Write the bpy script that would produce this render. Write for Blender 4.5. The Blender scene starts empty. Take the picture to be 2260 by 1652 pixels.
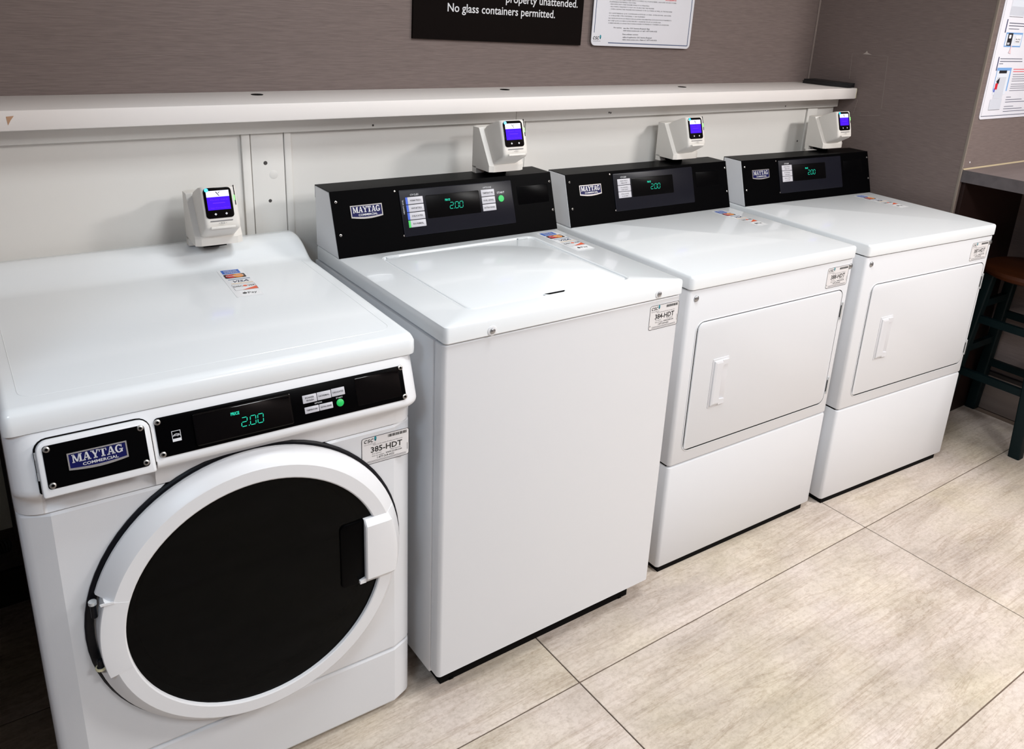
import bpy, bmesh, math, random
from mathutils import Vector, Matrix
random.seed(7)
C = bpy.context.scene.collection
S = bpy.context.scene

# ------------------------------------------------------------------ camera
def look(yaw, pitch, roll):
    cy, sy, cp, sp, cr, sr = math.cos(yaw), math.sin(yaw), math.cos(pitch), math.sin(pitch), math.cos(roll), math.sin(roll)
    f = Vector((sy*cp, cy*cp, sp)); r = Vector((cy, -sy, 0)); u = r.cross(f)
    return cr*r + sr*u, -sr*r + cr*u, f
r_, u_, f_ = look(.6560, -.3427, .0579)
cam = bpy.data.cameras.new('camera'); co = bpy.data.objects.new('camera', cam); C.objects.link(co)
m = Matrix((r_, u_, -f_)).transposed().to_4x4(); m.translation = (-.0425, -1.3372, 1.5329)
co.matrix_world = m
cam.lens = 1855.57/2260*36; cam.sensor_width = 36
cam.shift_x = -61.67/2260; cam.shift_y = -168.72/2260
cam.clip_start = .02
S.camera = co

# ------------------------------------------------------------------ light and exposure
w = bpy.data.worlds.new('world'); S.world = w; w.use_nodes = True
w.node_tree.nodes['Background'].inputs[0].default_value = (.75, .82, 1, 1)
w.node_tree.nodes['Background'].inputs[1].default_value = .05
CEIL = 2.5
LAMPS = [(3.1, -1.80, .60, .60, 49, (1, .985, .97)), (1.15, -.55, .60, .60, 13, (.92, .97, 1)), (1.2, -2.50, .60, .60, 22, (.94, .975, 1)), (-.95, -1.50, .60, .60, 12, (.64, .82, 1))]  # last lamp is an unseen cool fill, added to brighten left-facing sides
for x, y, lx, ly, pw, col in LAMPS:
    l = bpy.data.lights.new('ceiling_lamp', 'AREA'); l.shape = 'RECTANGLE'; l.size = lx-.06; l.size_y = ly-.06
    l.energy = pw; l.color = col
    o = bpy.data.objects.new('ceiling_lamp', l); C.objects.link(o); o.location = (x, y, CEIL-.035)
S.view_settings.view_transform = 'Standard'; S.view_settings.look = 'None'
S.view_settings.gamma = 1; S.view_settings.use_curve_mapping = False
S.view_settings.exposure = .82

# ------------------------------------------------------------------ materials
def lin(c):
    return tuple((v/255/12.92 if v <= 10.31 else ((v/255+.055)/1.055)**2.4) for v in c)
MATS = {}
def mat(name, rgb, rough=.5, metal=0, coat=0, emit=0, spec=.5, noise=None, bump=None):
    """noise=(scale xyz, amount, detail): colour varies around rgb; bump=(scale xyz, strength)"""
    if name in MATS: return MATS[name]
    mt = bpy.data.materials.new(name); mt.use_nodes = True; nt = mt.node_tree; b = nt.nodes['Principled BSDF']
    c = lin(rgb)+(1,)
    b.inputs['Base Color'].default_value = c; b.inputs['Roughness'].default_value = rough
    b.inputs['Metallic'].default_value = metal; b.inputs['Coat Weight'].default_value = coat
    b.inputs['Coat Roughness'].default_value = .04; b.inputs['Specular IOR Level'].default_value = spec
    if emit:
        b.inputs['Emission Color'].default_value = c; b.inputs['Emission Strength'].default_value = emit
        if spec < .2: b.inputs['Base Color'].default_value = (.01, .01, .01, 1)
    def nz(scale, det):
        tc = nt.nodes.new('ShaderNodeTexCoord'); mp = nt.nodes.new('ShaderNodeMapping'); n = nt.nodes.new('ShaderNodeTexNoise')
        mp.inputs['Scale'].default_value = scale; n.inputs['Scale'].default_value = 1; n.inputs['Detail'].default_value = det
        nt.links.new(tc.outputs['Object'], mp.inputs[0]); nt.links.new(mp.outputs[0], n.inputs['Vector']); return n
    if noise:
        n = nz(noise[0], noise[2]); rp = nt.nodes.new('ShaderNodeValToRGB'); a = noise[1]
        rp.color_ramp.elements[0].position = .3; rp.color_ramp.elements[1].position = .7
        rp.color_ramp.elements[0].color = tuple(v*(1-a) for v in c[:3])+(1,)
        rp.color_ramp.elements[1].color = tuple(min(1, v*(1+a)) for v in c[:3])+(1,)
        nt.links.new(n.outputs[0], rp.inputs[0]); nt.links.new(rp.outputs[0], b.inputs['Base Color'])
    if bump:
        n = nz(bump[0], 3); bp = nt.nodes.new('ShaderNodeBump'); bp.inputs['Strength'].default_value = bump[1]; bp.inputs['Distance'].default_value = .002
        nt.links.new(n.outputs[0], bp.inputs['Height']); nt.links.new(bp.outputs[0], b.inputs['Normal'])
    MATS[name] = mt; return mt

ENAMEL = mat('white_enamel', (232, 235, 237), .2, coat=.35)
ENAMEL_M = mat('front_enamel_dimmed', (218, 219, 222), .36, coat=.1, bump=((500, 500, 500), .03))  # fronts toned below the lids; their dimmer light is put into the colour
PLASTIC = mat('white_plastic', (225, 225, 227), .36)
CREAM = mat('reader_plastic', (222, 217, 210), .45)
BLACK = mat('black_plastic', (3, 3, 4), .3, spec=.04)
BLACKSHEET = mat('black_sheet', (3, 3, 4), .36, spec=.025, bump=((900, 900, 900), .05))
GLOSS = mat('gloss_black', (3, 3, 4), .06, spec=.25)
NAVYPANEL = mat('overlay_panel', (17, 18, 27), .32, spec=.2)
DARK = mat('dark_gap', (10, 9, 9), .8, spec=.1)  # near-black standing in for the shade inside gaps, slots and holes
RUBBER = mat('rubber', (13, 13, 19), .45, spec=.2)
CHROME = mat('chrome', (206, 209, 211), .28, metal=.45)
SCREWC = mat('screw_chrome', (165, 166, 168), .25, metal=.85)
STEEL = mat('screw_steel', (190, 188, 184), .3, metal=1)
BUTTON = mat('button_grey', (196, 194, 200), .4)
GREEN = mat('start_green', (22, 178, 84), .4, emit=.10)
LED = mat('led', (30, 196, 162), .4, emit=.75, spec=.05)
INK = mat('ink_black', (18, 18, 20), .5)
INKGREY = mat('ink_grey', (95, 95, 100), .5)
LABEL = mat('label_paper', (222, 219, 219), .4)
SILVER = mat('badge_silver', (200, 200, 200), .25, metal=.8)
NAVY = mat('badge_navy', (9, 14, 74), .3, spec=.25)
PRINTW = mat('print_white', (215, 215, 218), .5)
TEAL = mat('drop_teal', (20, 135, 150), .5)

# ------------------------------------------------------------------ mesh builder
def idT(u, v, d): return (u, v, d)
def front(y0=0, z0=0, x0=0):            # u -> x, v -> z, d -> towards the viewer (-y)
    return lambda u, v, d: (x0+u, y0-d, z0+v)
def plan(z0=0): return lambda u, v, d: (u, v, z0+d)
def rr(x0, y0, x1, y1, r=0, n=5):
    if not isinstance(r, (tuple, list)): r = (r,)*4        # corners: bl, br, tr, tl
    out = []
    for (cx, cy, a), q in zip(((x0, y0, 180), (x1, y0, 270), (x1, y1, 0), (x0, y1, 90)), r):
        q = max(q, 1e-5)
        ox = cx + (q if cx == x0 else -q); oy = cy + (q if cy == y0 else -q)
        for k in range(n+1):
            t = math.radians(a+90*k/n); out.append((ox+q*math.cos(t), oy+q*math.sin(t)))
    return out
class MB:
    def __init__(s): s.v = []; s.f = []; s.m = []
    def add(s, vs, fs, mi=0):
        b = len(s.v); s.v += [tuple(p) for p in vs]
        for f in fs: s.f.append([b+i for i in f]); s.m.append(mi)
        return s
    def loops(s, ls, T=idT, mi=0, cap0=True, cap1=True):
        """ls: list of (2D loop, d); lofted one onto the next"""
        n = len(ls[0][0]); vs = [T(u, v, d) for l, d in ls for u, v in l]; fs = []
        for k in range(len(ls)-1):
            for i in range(n):
                j = (i+1) % n; fs.append((k*n+i, k*n+j, (k+1)*n+j, (k+1)*n+i))
        if cap0: fs.append(tuple(range(n))[::-1])
        if cap1: fs.append(tuple(range((len(ls)-1)*n, len(ls)*n)))
        return s.add(vs, fs, mi)
    def slab(s, x0, y0, x1, y1, r, d0, d1, T=idT, bev=0, mi=0, n=5):
        if bev:
            q = [max(c-bev, 1e-5) for c in (r if isinstance(r, (tuple, list)) else (r,)*4)]
            h = bev*.3
            return s.loops([(rr(x0, y0, x1, y1, r, n), d0), (rr(x0, y0, x1, y1, r, n), d1-bev),
                            (rr(x0+h, y0+h, x1-h, y1-h, [c+bev-h for c in q], n), d1-bev*.3), (rr(x0+bev, y0+bev, x1-bev, y1-bev, q, n), d1)], T, mi)
        return s.loops([(rr(x0, y0, x1, y1, r, n), d0), (rr(x0, y0, x1, y1, r, n), d1)], T, mi)
    def box(s, x0, y0, z0, x1, y1, z1, bev=0, mi=0, seg=2):
        bm = bmesh.new(); bmesh.ops.create_cube(bm, size=1)
        for v in bm.verts: v.co = ((x0+x1)/2+v.co.x*(x1-x0), (y0+y1)/2+v.co.y*(y1-y0), (z0+z1)/2+v.co.z*(z1-z0))
        if bev: bmesh.ops.bevel(bm, geom=bm.edges[:], offset=bev, segments=seg, profile=.5, affect='EDGES')
        return s.bm(bm, mi)
    def bm(s, bm, mi=0):
        bm.verts.index_update(); s.add([v.co[:] for v in bm.verts], [[v.index for v in f.verts] for f in bm.faces], mi); bm.free(); return s
    def prism(s, prof, a0, a1, T=lambda y, z, x: (x, y, z), bev=0, mi=0, seg=3):
        bm = bmesh.new(); n = len(prof)
        A = [bm.verts.new(T(u, v, a0)) for u, v in prof]; B = [bm.verts.new(T(u, v, a1)) for u, v in prof]
        bm.faces.new(A[::-1]); bm.faces.new(B)
        for i in range(n): bm.faces.new((A[i], A[(i+1) % n], B[(i+1) % n], B[i]))
        bmesh.ops.recalc_face_normals(bm, faces=bm.faces[:])
        if bev:
            es = [e for e in bm.edges if e.calc_face_angle(0) > .5]
            bmesh.ops.bevel(bm, geom=es, offset=bev, segments=seg, profile=.5, affect='EDGES', clamp_overlap=True)
        return s.bm(bm, mi)
    def lathe(s, prof, T=idT, c=(0, 0), n=48, mi=0, a0=0, a1=360, caps=False):
        full = abs(a1-a0) >= 360; k = n if full else n+1
        vs = []
        for i in range(k):
            t = math.radians(a0+(a1-a0)*i/n)
            for r, d in prof: vs.append(T(c[0]+r*math.cos(t), c[1]+r*math.sin(t), d))
        p = len(prof); fs = []
        for i in range(n):
            j = (i+1) % k
            for q in range(p-1): fs.append((i*p+q, j*p+q, j*p+q+1, i*p+q+1))
        if caps and not full: fs += [tuple(range(p)), tuple(range((k-1)*p, k*p))[::-1]]
        return s.add(vs, fs, mi)
    def disc(s, c, r, d, T=idT, n=24, mi=0): return s.add([T(c[0]+r*math.cos(6.28318*i/n), c[1]+r*math.sin(6.28318*i/n), d) for i in range(n)], [tuple(range(n))], mi)
    def rect(s, x0, y0, x1, y1, d, T=idT, mi=0): return s.add([T(x0, y0, d), T(x1, y0, d), T(x1, y1, d), T(x0, y1, d)], [(0, 1, 2, 3)], mi)
    def poly(s, pts, d, T=idT, mi=0): return s.add([T(u, v, d) for u, v in pts], [tuple(range(len(pts)))], mi)
    def frame(s, x0, y0, x1, y1, t, d, T=idT, mi=0, r=0):
        return s.loops([(rr(x0, y0, x1, y1, r), d), (rr(x0+t, y0+t, x1-t, y1-t, max(r-t, 0)), d)], T, mi, False, False)
    def text(s, body, u, v, h, T=idT, d=.0003, mi=0, width=None, bold=0, shear=0, al='L', rot=0, res=2):
        """flat lettering, h = cap height; width fits the run to that width"""
        cu = bpy.data.curves.new('t', 'FONT'); cu.body = body; cu.size = h/.72; cu.resolution_u = res; cu.offset = bold*h; cu.shear = shear
        ob = bpy.data.objects.new('t', cu); C.objects.link(ob)
        dg = bpy.context.evaluated_depsgraph_get(); me = bpy.data.meshes.new_from_object(ob.evaluated_get(dg))
        P = [p.co.copy() for p in me.vertices]; F = [list(p.vertices) for p in me.polygons]
        bpy.data.objects.remove(ob); bpy.data.curves.remove(cu); bpy.data.meshes.remove(me)
        if not P: return s
        a = min(p.x for p in P); b = max(p.x for p in P); k = (width/(b-a)) if width else 1
        off = {'L': 0, 'C': -(b-a)*k/2, 'R': -(b-a)*k}[al]
        cr, sr = math.cos(rot), math.sin(rot)
        V = []
        for p in P:
            x, y = (p.x-a)*k+off, p.y
            V.append(T(u+cr*x-sr*y, v+sr*x+cr*y, d))
        return s.add(V, F, mi)
    def build(s, name, mats, parent=None, angle=32, kind=None, label=None):
        me = bpy.data.meshes.new(name); me.from_pydata(s.v, [], s.f)
        for q in (mats if isinstance(mats, (list, tuple)) else [mats]): me.materials.append(q)
        me.polygons.foreach_set('material_index', s.m)
        bm = bmesh.new(); bm.from_mesh(me); bmesh.ops.remove_doubles(bm, verts=bm.verts[:], dist=1e-6)
        bmesh.ops.recalc_face_normals(bm, faces=bm.faces[:]); bm.to_mesh(me); bm.free()
        me.polygons.foreach_set('use_smooth', [True]*len(me.polygons)); me.set_sharp_from_angle(angle=math.radians(angle)); me.update()
        o = bpy.data.objects.new(name, me); C.objects.link(o)
        if parent: o.parent = parent
        if kind: o['kind'] = kind
        if label: o['label'] = label
        return o
def thing(name, label, cat, loc=(0, 0, 0), rz=0, group=None):
    o = bpy.data.objects.new(name, None); C.objects.link(o); o.location = loc; o.rotation_euler = (0, 0, rz); o.empty_display_size = .05
    return tag(o, label, cat, group)
def tag(o, label, cat, group=None):
    o['label'] = label; o['category'] = cat
    if group: o['group'] = group
    return o

# ------------------------------------------------------------------ the room
YB, XR, YA, XF, YW = .8438, 2.951, .141, 3.444, .703     # back wall, right return, alcove wall, far right wall, panelling front
XL, YF = -1.7, -2.9
def wallmat(name, rgb):
    return mat(name, rgb, .75, spec=.3, noise=((22, 22, 620), .15, 4), bump=((26, 26, 620), .25))
WALL = wallmat('textile_wall', (116, 103, 99))
def wall(name, x0, y0, z0, x1, y1, z1): return MB().box(x0, y0, z0, x1, y1, z1).build(name, WALL, kind='structure')
wall('wall_back', XL-.1, YB, 0, XR+.0, YB+.1, CEIL)
wall('wall_right', XR, YA+.003, 0, XR+.12, YB+.1, CEIL)
wall('wall_alcove', XR+.003, YA, 0, XF+.1, YA+.12, CEIL)
wall('wall_far_right', XF, YF-.1, 0, XF+.1, YA, CEIL)
wall('wall_left_blocker', -.26, -.06, 0, -.088, YB, CEIL)  # unseen return wall, added close in to keep light out of the gap
wall('wall_far_left', XL-.1, YF-.1, 0, XL, YB, CEIL)
wall('wall_front', XL, YF-.1, 0, XF, YF, CEIL)
MB().box(XL-.1, YF-.1, CEIL, XF+.1, YB+.1, CEIL+.1).build('ceiling', mat('ceiling_paint', (225, 222, 216), .8), kind='structure')

# floor: grout bed with separate porcelain planks
fl = MB().box(XL-.1, YF-.1, -.1, XF+.1, YB+.1, -.0035).build('floor', mat('grout', (105, 88, 76), .9), kind='structure')
def tilemat():
    mt = bpy.data.materials.new('porcelain'); mt.use_nodes = True; nt = mt.node_tree; b = nt.nodes['Principled BSDF']; L = nt.links.new
    N = nt.nodes.new
    tc = N('ShaderNodeTexCoord'); oi = N('ShaderNodeObjectInfo'); mu = N('ShaderNodeMath'); mu.operation = 'MULTIPLY'; mu.inputs[1].default_value = 37
    L(oi.outputs['Random'], mu.inputs[0]); ad = N('ShaderNodeVectorMath'); ad.operation = 'ADD'; cb = N('ShaderNodeCombineXYZ')
    for i in range(3): L(mu.outputs[0], cb.inputs[i])
    L(tc.outputs['Object'], ad.inputs[0]); L(cb.outputs[0], ad.inputs[1])
    def nz(sc, det, rough=.5, dist=0):
        mp = N('ShaderNodeMapping'); n = N('ShaderNodeTexNoise'); mp.inputs['Scale'].default_value = sc
        n.inputs['Scale'].default_value = 1; n.inputs['Detail'].default_value = det; n.inputs['Roughness'].default_value = rough; n.inputs['Distortion'].default_value = dist
        L(ad.outputs[0], mp.inputs[0]); L(mp.outputs[0], n.inputs['Vector']); return n
    def ramp(n, stops):
        r = N('ShaderNodeValToRGB'); e = r.color_ramp.elements
        while len(e) < len(stops): e.new(.5)
        for q, (p, c) in zip(e, stops): q.position = p; q.color = lin(c)+(1,)
        L(n.outputs[0], r.inputs[0]); return r
    base = ramp(nz((2.6, 6.5, 1), 9, .64, .5), [(.28, (176, 168, 159)), (.44, (196, 188, 177)), (.56, (208, 200, 190)), (.72, (219, 211, 201))])
    warm = ramp(nz((3, 3, 1), 3), [(.42, (255, 249, 249)), (.70, (255, 250, 238))])
    grain = ramp(nz((7, 120, 1), 5, .7), [(.28, (178, 172, 166)), (.5, (255, 255, 255))])
    speck = ramp(nz((90, 120, 1), 4, .7), [(.30, (205, 198, 190)), (.44, (255, 255, 255))])
    gran = ramp(nz((70, 95, 1), 8, .75), [(.34, (214, 209, 203)), (.56, (255, 255, 255))])
    vein = ramp(nz((1.1, 14, 1), 7, .7, 1.2), [(.495, (255, 255, 255)), (.515, (218, 209, 200)), (.54, (255, 255, 255))])
    vein2 = ramp(nz((.7, 10, 1), 8, .62, .5), [(.455, (255, 255, 255)), (.475, (226, 221, 216)), (.49, (242, 239, 236)), (.53, (255, 255, 255))])
    last = base
    for q, fac in ((warm, 1), (grain, .08), (speck, .35), (gran, .6), (vein, .55), (vein2, .5)):
        mx = N('ShaderNodeMix'); mx.data_type = 'RGBA'; mx.blend_type = 'MULTIPLY'; mx.inputs[0].default_value = fac
        L(last.outputs[0] if last.bl_idname == 'ShaderNodeValToRGB' else last.outputs[2], mx.inputs[6]); L(q.outputs[0], mx.inputs[7]); last = mx
    L(last.outputs[2], b.inputs['Base Color']); b.inputs['Roughness'].default_value = .42; b.inputs['Specular IOR Level'].default_value = .4
    bp = N('ShaderNodeBump'); bp.inputs['Strength'].default_value = .12; bp.inputs['Distance'].default_value = .001
    L(speck.outputs[0], bp.inputs['Height']); L(bp.outputs[0], b.inputs['Normal'])
    return mt
TILE = tilemat(); TW, TH, GX, GY = 1.176, .5917, 1.0417, -.1702
tile0 = None
for j in range(-4, 2):
    for i in range(-3, 2):
        x0, x1 = max(GX+i*TW, XL), min(GX+(i+1)*TW, XF); y0, y1 = max(GY+j*TH, YF), min(GY+(j+1)*TH, YB)
        if x1-x0 < .02 or y1-y0 < .02: continue
        whole = x1-x0 > TW-.001 and y1-y0 > TH-.001
        if whole and tile0: t = tile0.copy(); C.objects.link(t)
        else:
            t = MB().box(-(x1-x0)/2+.0016, -(y1-y0)/2+.0016, -.003, (x1-x0)/2-.0016, (y1-y0)/2-.0016, 0, .0008, seg=1).build('tile', TILE, fl)
            if whole: tile0 = t
        t.location = ((x0+x1)/2, (y0+y1)/2, random.uniform(-.0003, 0))

# painted panelling below the shelf
XP = -.087
PAINT = mat('white_paint', (224, 221, 216), .5, bump=((60, 60, 60), .08))
pan = MB().box(XP, YW, .80, XR-.001, YW+.02, 1.228).build('wall_panelling', PAINT, kind='structure')
for x0, x1 in ((.597, .6175), (.7015, .719), (2.777, 2.838)): MB().box(x0, YW-.008, .80, x1, YW, 1.19, .002).build('trim_strip', PAINT, pan)
MB().box(.620, YW-.005, .80, .7005, YW, 1.19, .0015).build('batten_board', PAINT, pan)
GB = mat('grey_board', (205, 209, 201), .7)
MB().box(XP, YW, .30, XR-.001, YW+.02, .7985).build('lower_board', GB, pan)
MB().box(.012, YW-.014, .27, .045, YW, .80, .002).build('batten_board', mat('dark_board', (74, 68, 66), .8), pan)
MB().box(1.436, YW-.0025, .80, 1.440, YW, 1.19, .001).build('trim_strip', PAINT, pan)
for x0, x1 in ((XP, 1.388), (1.389, XR-.002)): MB().box(x0, YW-.019, 1.189, x1, YW, 1.228, .002).build('ledger_board', PAINT, pan)
PLUG = mat('nail_hole', (70, 66, 64), .8)
for x, z, r in ((.672, 1.085, .009), (.653, 1.115, .004), (.66, 1.02, .0035), (2.75, 1.06, .003)): MB().lathe([(r*1.25, 0), (r, .0008), (0, .0008)], front(YW-.005 if x < 1 else YW), (x, z), 14).build('filled_hole', PAINT if r > .006 else PLUG, pan)
for x, z in ((.9345, 1.197), (1.745, 1.204), (1.752, 1.203), (2.62, 1.2)): MB().lathe([(.003, 0), (.0022, .001), (0, .001)], front(YW-.019), (x, z), 10).build('nail_hole', PLUG, pan)
MB().box(XP, YB-.012, 0, XR, YB, .1).build('baseboard_back', mat('dark_base', (42, 36, 34), .6), kind='structure')

BEAD = mat('corner_bead', (140, 128, 122), .5)
MB().box(XR-.009, YB-.006, 1.272, XR, YB, CEIL, .002).build('trim_1', BEAD, kind='structure')
MB().box(XR-.0015, YA-.0015, .0, XR+.0055, YA+.0075, CEIL, .001).build('trim_2', mat('corner_metal', (128, 118, 108), .45), kind='structure')
bb = MB().box(XF-.014, YF, 0, XF, YA, .165, .003).build('baseboard_right', mat('greybase', (112, 100, 94), .5, noise=((4, 4, 30), .12, 4)), kind='structure')
MB().box(XF-.018, YF, .155, XF, YA, .172, .003).build('base_cap', mat('dark_base', (42, 36, 34), .6), bb)

# tape residue on the right wall
TAPE = mat('tape_residue', (132, 121, 116), .5)
wr = bpy.data.objects['wall_right']
def strip(y0, z0, y1, z1, t=.0013, m_=TAPE):
    d = Vector((y1-y0, z1-z0)); n = Vector((-d.y, d.x)).normalized()*t/2
    return [(y0+n.x, z0+n.y), (y1+n.x, z1+n.y), (y1-n.x, z1-n.y), (y0-n.x, z0-n.y)]
tm = MB()
for a in ((.6629, 1.3942, .5078, 1.397), (.5078, 1.397, .4953, 1.2053), (.582, 1.168, .496, 1.181), (.602, 1.226, .611, 1.173), (.66, 1.394, .655, 1.30)):
    tm.prism(strip(*a), XR-.0006, XR+.001)
tm.build('tape_mark', TAPE, wr, label='faint rectangle of old tape residue')
MB().prism([(.614, 1.3965), (.604, 1.402), (.599, 1.409), (.594, 1.402), (.576, 1.3965)], XR-.0008, XR+.001).build('wall_glint', mat('wall_glint', (172, 161, 154), .6), wr)  # small bright reflection on the wall, built as a pale patch

# ------------------------------------------------------------------ shelf
SZ, SF = 1.2691, .6101
sh = thing('wall_shelf', 'long white painted wall shelf running above all four laundry machines', 'shelf', (0, YB, SZ))
MB().box(XP, SF-YB, -.0402, XR-.004, -.0005, 0, .0025).build('shelf_board', mat('shelf_paint', (232, 226, 222), .5, bump=((40, 40, 40), .06)), sh)
T = plan(0)
for x, y in ((.668, .775), (1.407, .7755), (2.130, .753)):
    MB().lathe([(.0145, 0), (.0145, .0012), (.0115, .0012), (.0115, .0004), (0, .0004)], T, (x, y-YB), 24, mi=0).build('cable_hole', DARK, sh)
MB().poly([(.119, -.0115), (.1325, -.0105), (.126, -.019), (.1205, -.0285)], .0004, front(SF-YB)).build('paint_chip', mat('bare_wood', (176, 138, 108), .8), sh, label='bare wood where the white paint has chipped off')
MB().prism([(-.0325, -.001), (-.0325, -.038), (-.04, -.038), (-.04, -.03), (-.038, -.022), (-.04, -.012), (-.036, -.001)], 0, .001, T=lambda a, b, c: (XR-.0045-.02*(a+.04)/.0075*.1, SF-YB-.0004-c, b)).build('chipped_edge', mat('cream_wood', (222, 214, 180), .8), sh)

bf = MB()
zz = [(2.858, .800), (2.866, .74), (2.872, .69), (2.889, .655), (2.897, .620), (2.917, .616), (2.926, .6235), (2.9445, .6225), (2.9455, .70), (2.945, .806)]
bf.loops([(zz, 0), (zz, .006), ([(x+.002*math.sin(37*y), y) for x, y in zz], .0105)], plan(SZ+.0005))
bf.loops([([(x+.004 if x < 2.93 else x, y) for x, y in zz], .0105), ([(x+.007 if x < 2.93 else x, y) for x, y in zz], .0165)], plan(SZ+.0005))
tag(bf.build('black_folder', mat('black_vinyl', (14, 14, 17), .45)), 'flat black folder with a ragged edge on the right end of the white shelf', 'folder')

# ------------------------------------------------------------------ signs
def slope(x0, z0, y, a):                 # a sign hung slightly off level: u along, v up
    c, s_ = math.cos(a), math.sin(a)
    return lambda u, v, d: (x0+c*u-s_*v, y-d, z0+s_*u+c*v)
T = slope(1.1311, 1.4062, YB, -.0177)
sg = tag(MB().slab(0, 0, .6033, .62, .001, .0005, .0085, T, .0008).build('laundry_sign', mat('sign_brown', (15, 10, 9), .5, spec=.06)), 'dark brown notice board about glass containers, left of the white notice', 'sign')
MB().text('No glass containers permitted.', .109, .0775, .0235, T, .0088, width=.383, bold=.012, res=3).text('property unattended.', .3065, .1128, .0235, T, .0088, width=.272, bold=.012, res=3).build('lettering', PRINTW, sg)

T = slope(1.7736, 1.3965, YB-.010, -.0141)
po = tag(MB().slab(0, 0, .4525, .60, .016, 0, .0025, T, .0006).build('service_poster', mat('poster_white', (222, 222, 228), .4)), 'white safety notice with navy border line, on back wall right of dark sign', 'poster')
MB().slab(.05, .30, .40, .58, .003, -.0095, 0, T).build('mounting_pad', DARK, po)
bl = MB(); BL_ = mat('border_blue', (52, 72, 110), .5)
for a in ((.0085, .040, .0108, .585), (.072, .0088, .4385, .0114), (.4385, .0095, .4412, .585)): bl.rect(*a, .0028, T)
bl.build('border_line', BL_, po)
tx = MB()
def T2(u, v, d): return T(u-1.7736, v-1.3965+(u-1.7736)*.0141, d)
for x0, z0, x1, s_ in ((1.8372, 1.5372, 2.1374, '- WASHING CLOTHES SOILED WITH COOKING OIL, FOAM RUBBER, GASOLINE OR ANY OTHER'),
        (1.8376, 1.5305, 1.9522, 'FLAMMABLE MATERIALS OR FUMES'), (1.8384, 1.5235, 2.0123, '- REACHING INTO THE WASHER WHILE IT IS OPERATING'),
        (1.8393, 1.5160, 2.0361, '- ALLOWING CHILDREN TO PLAY ON OR AROUND THE WASHER'), (1.8401, 1.5085, 2.1219, '- OVERLOADING THE WASHER MAY DAMAGE YOUR CLOTHING AS WELL AS THE MACHINE'),
        (1.8393, 1.4958, 2.1190, 'NO LAVE PRENDAS QUE CONTENGAN ACEITE DE COCINA, GOMA ESPUMA, GASOLINA'), (1.8390, 1.4883, 1.9980, 'O CUALQUIER OTRO MATERIAL O GAS FLAMABLE'),
        (1.8388, 1.4803, 2.1237, 'NO INTRODUZCA LAS MANOS EN LA LAVADORA MIENTRAS ESTA EN FUNCIONAMIENTO'), (1.8384, 1.4728, 2.0741, 'NO DEJE QUE LOS NINOS JUEGUEN EN O ALREDEDOR DE LA LAVADORA'),
        (1.8393, 1.4653, 2.1137, 'SOBRECARGAR LA LAVADORA PODRIA DANAR SUS PRENDAS Y TAMBIEN LA LAVADORA')):
    tx.text(s_, x0, z0, .0036, T2, .0029, width=x1-x0, res=1)
for x0, z0, x1, s_ in ((1.8644, 1.4515, 1.8986, 'For service'), (1.9067, 1.4507, 2.0257, 'use the CSC Service Request App'), (1.9064, 1.4432, 2.0610, 'visit www.cscsw.com or call 1-877-264-6622'),
        (1.9055, 1.4315, 1.9758, 'Para solicitar servicio'), (1.9067, 1.4222, 2.0395, 'utilice la aplicación CSC Service Request'), (1.9064, 1.4145, 2.0638, 'visite www.cscsw.com o llame al 1-877-264-6622')):
    tx.text(s_, x0, z0, .0042, T2, .0029, width=x1-x0, bold=.02, res=1)
tx.build('small_print', mat('ink_slate', (38, 40, 50), .5), po)
MB().text('ACCIDENTS', 2.084, 1.5452, .0060, T2, .0029, width=.052, bold=.04).build('red_print', mat('ink_red', (205, 40, 50), .5), po)
def csc(mb, u, v, h, T, d, mi=0, mt=1, mg=2):
    def stroke(pts, t):
        for i in range(len(pts)-1):
            (x0, y0), (x1, y1) = pts[i], pts[i+1]; e = .18
            dx, dy = x1-x0, y1-y0; L_ = math.hypot(dx, dy); nx, ny = -dy/L_*t, dx/L_*t; x0, y0, x1, y1 = x0-dx*e, y0-dy*e, x1+dx*e, y1+dy*e
            mb.poly([(u+h*(a+.22*b), v+h*b) for a, b in ((x0+nx, y0+ny), (x1+nx, y1+ny), (x1-nx, y1-ny), (x0-nx, y0-ny))], d+i*1e-6, T, mi)
    arc = lambda cx, cy, rx, ry, a, b, n=9: [(cx+rx*math.cos(math.radians(a+(b-a)*i/n)), cy+ry*math.sin(math.radians(a+(b-a)*i/n))) for i in range(n+1)]
    for ox in (0, 1.78): stroke(arc(ox+.42, .5, .36, .41, 48, 312), .10)
    stroke(arc(1.28, .70, .29, .20, 30, 230, 7)+arc(1.26, .29, .31, .20, 60, -150, 7), .095)
    k = h/.0095; cx, cy = u+h*3.2, v+h*.95
    pts = [(cx+.55*h*(.60*math.sin(t)), cy+.55*h*(1.0*math.cos(t) if math.cos(t) > -.1 else 1.55*math.cos(t))) for t in [i*math.pi/8 for i in range(16)]]
    mb.poly(pts, d, T, mt); mb.poly([(cx-.15*h, cy-.35*h), (cx+.22*h, cy-.25*h), (cx+.02*h, cy-.80*h)], d+.0001, T, mi)
    mb.text('ServiceWorks', u+h*.05, v-h*.62, h*.34, T, d, mg, width=h*3.3, res=1)
q = MB(); csc(q, 1.7795, 1.4150, .0098, T2, .0029); q.build('lettering', [INK, TEAL, INKGREY], po)

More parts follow.
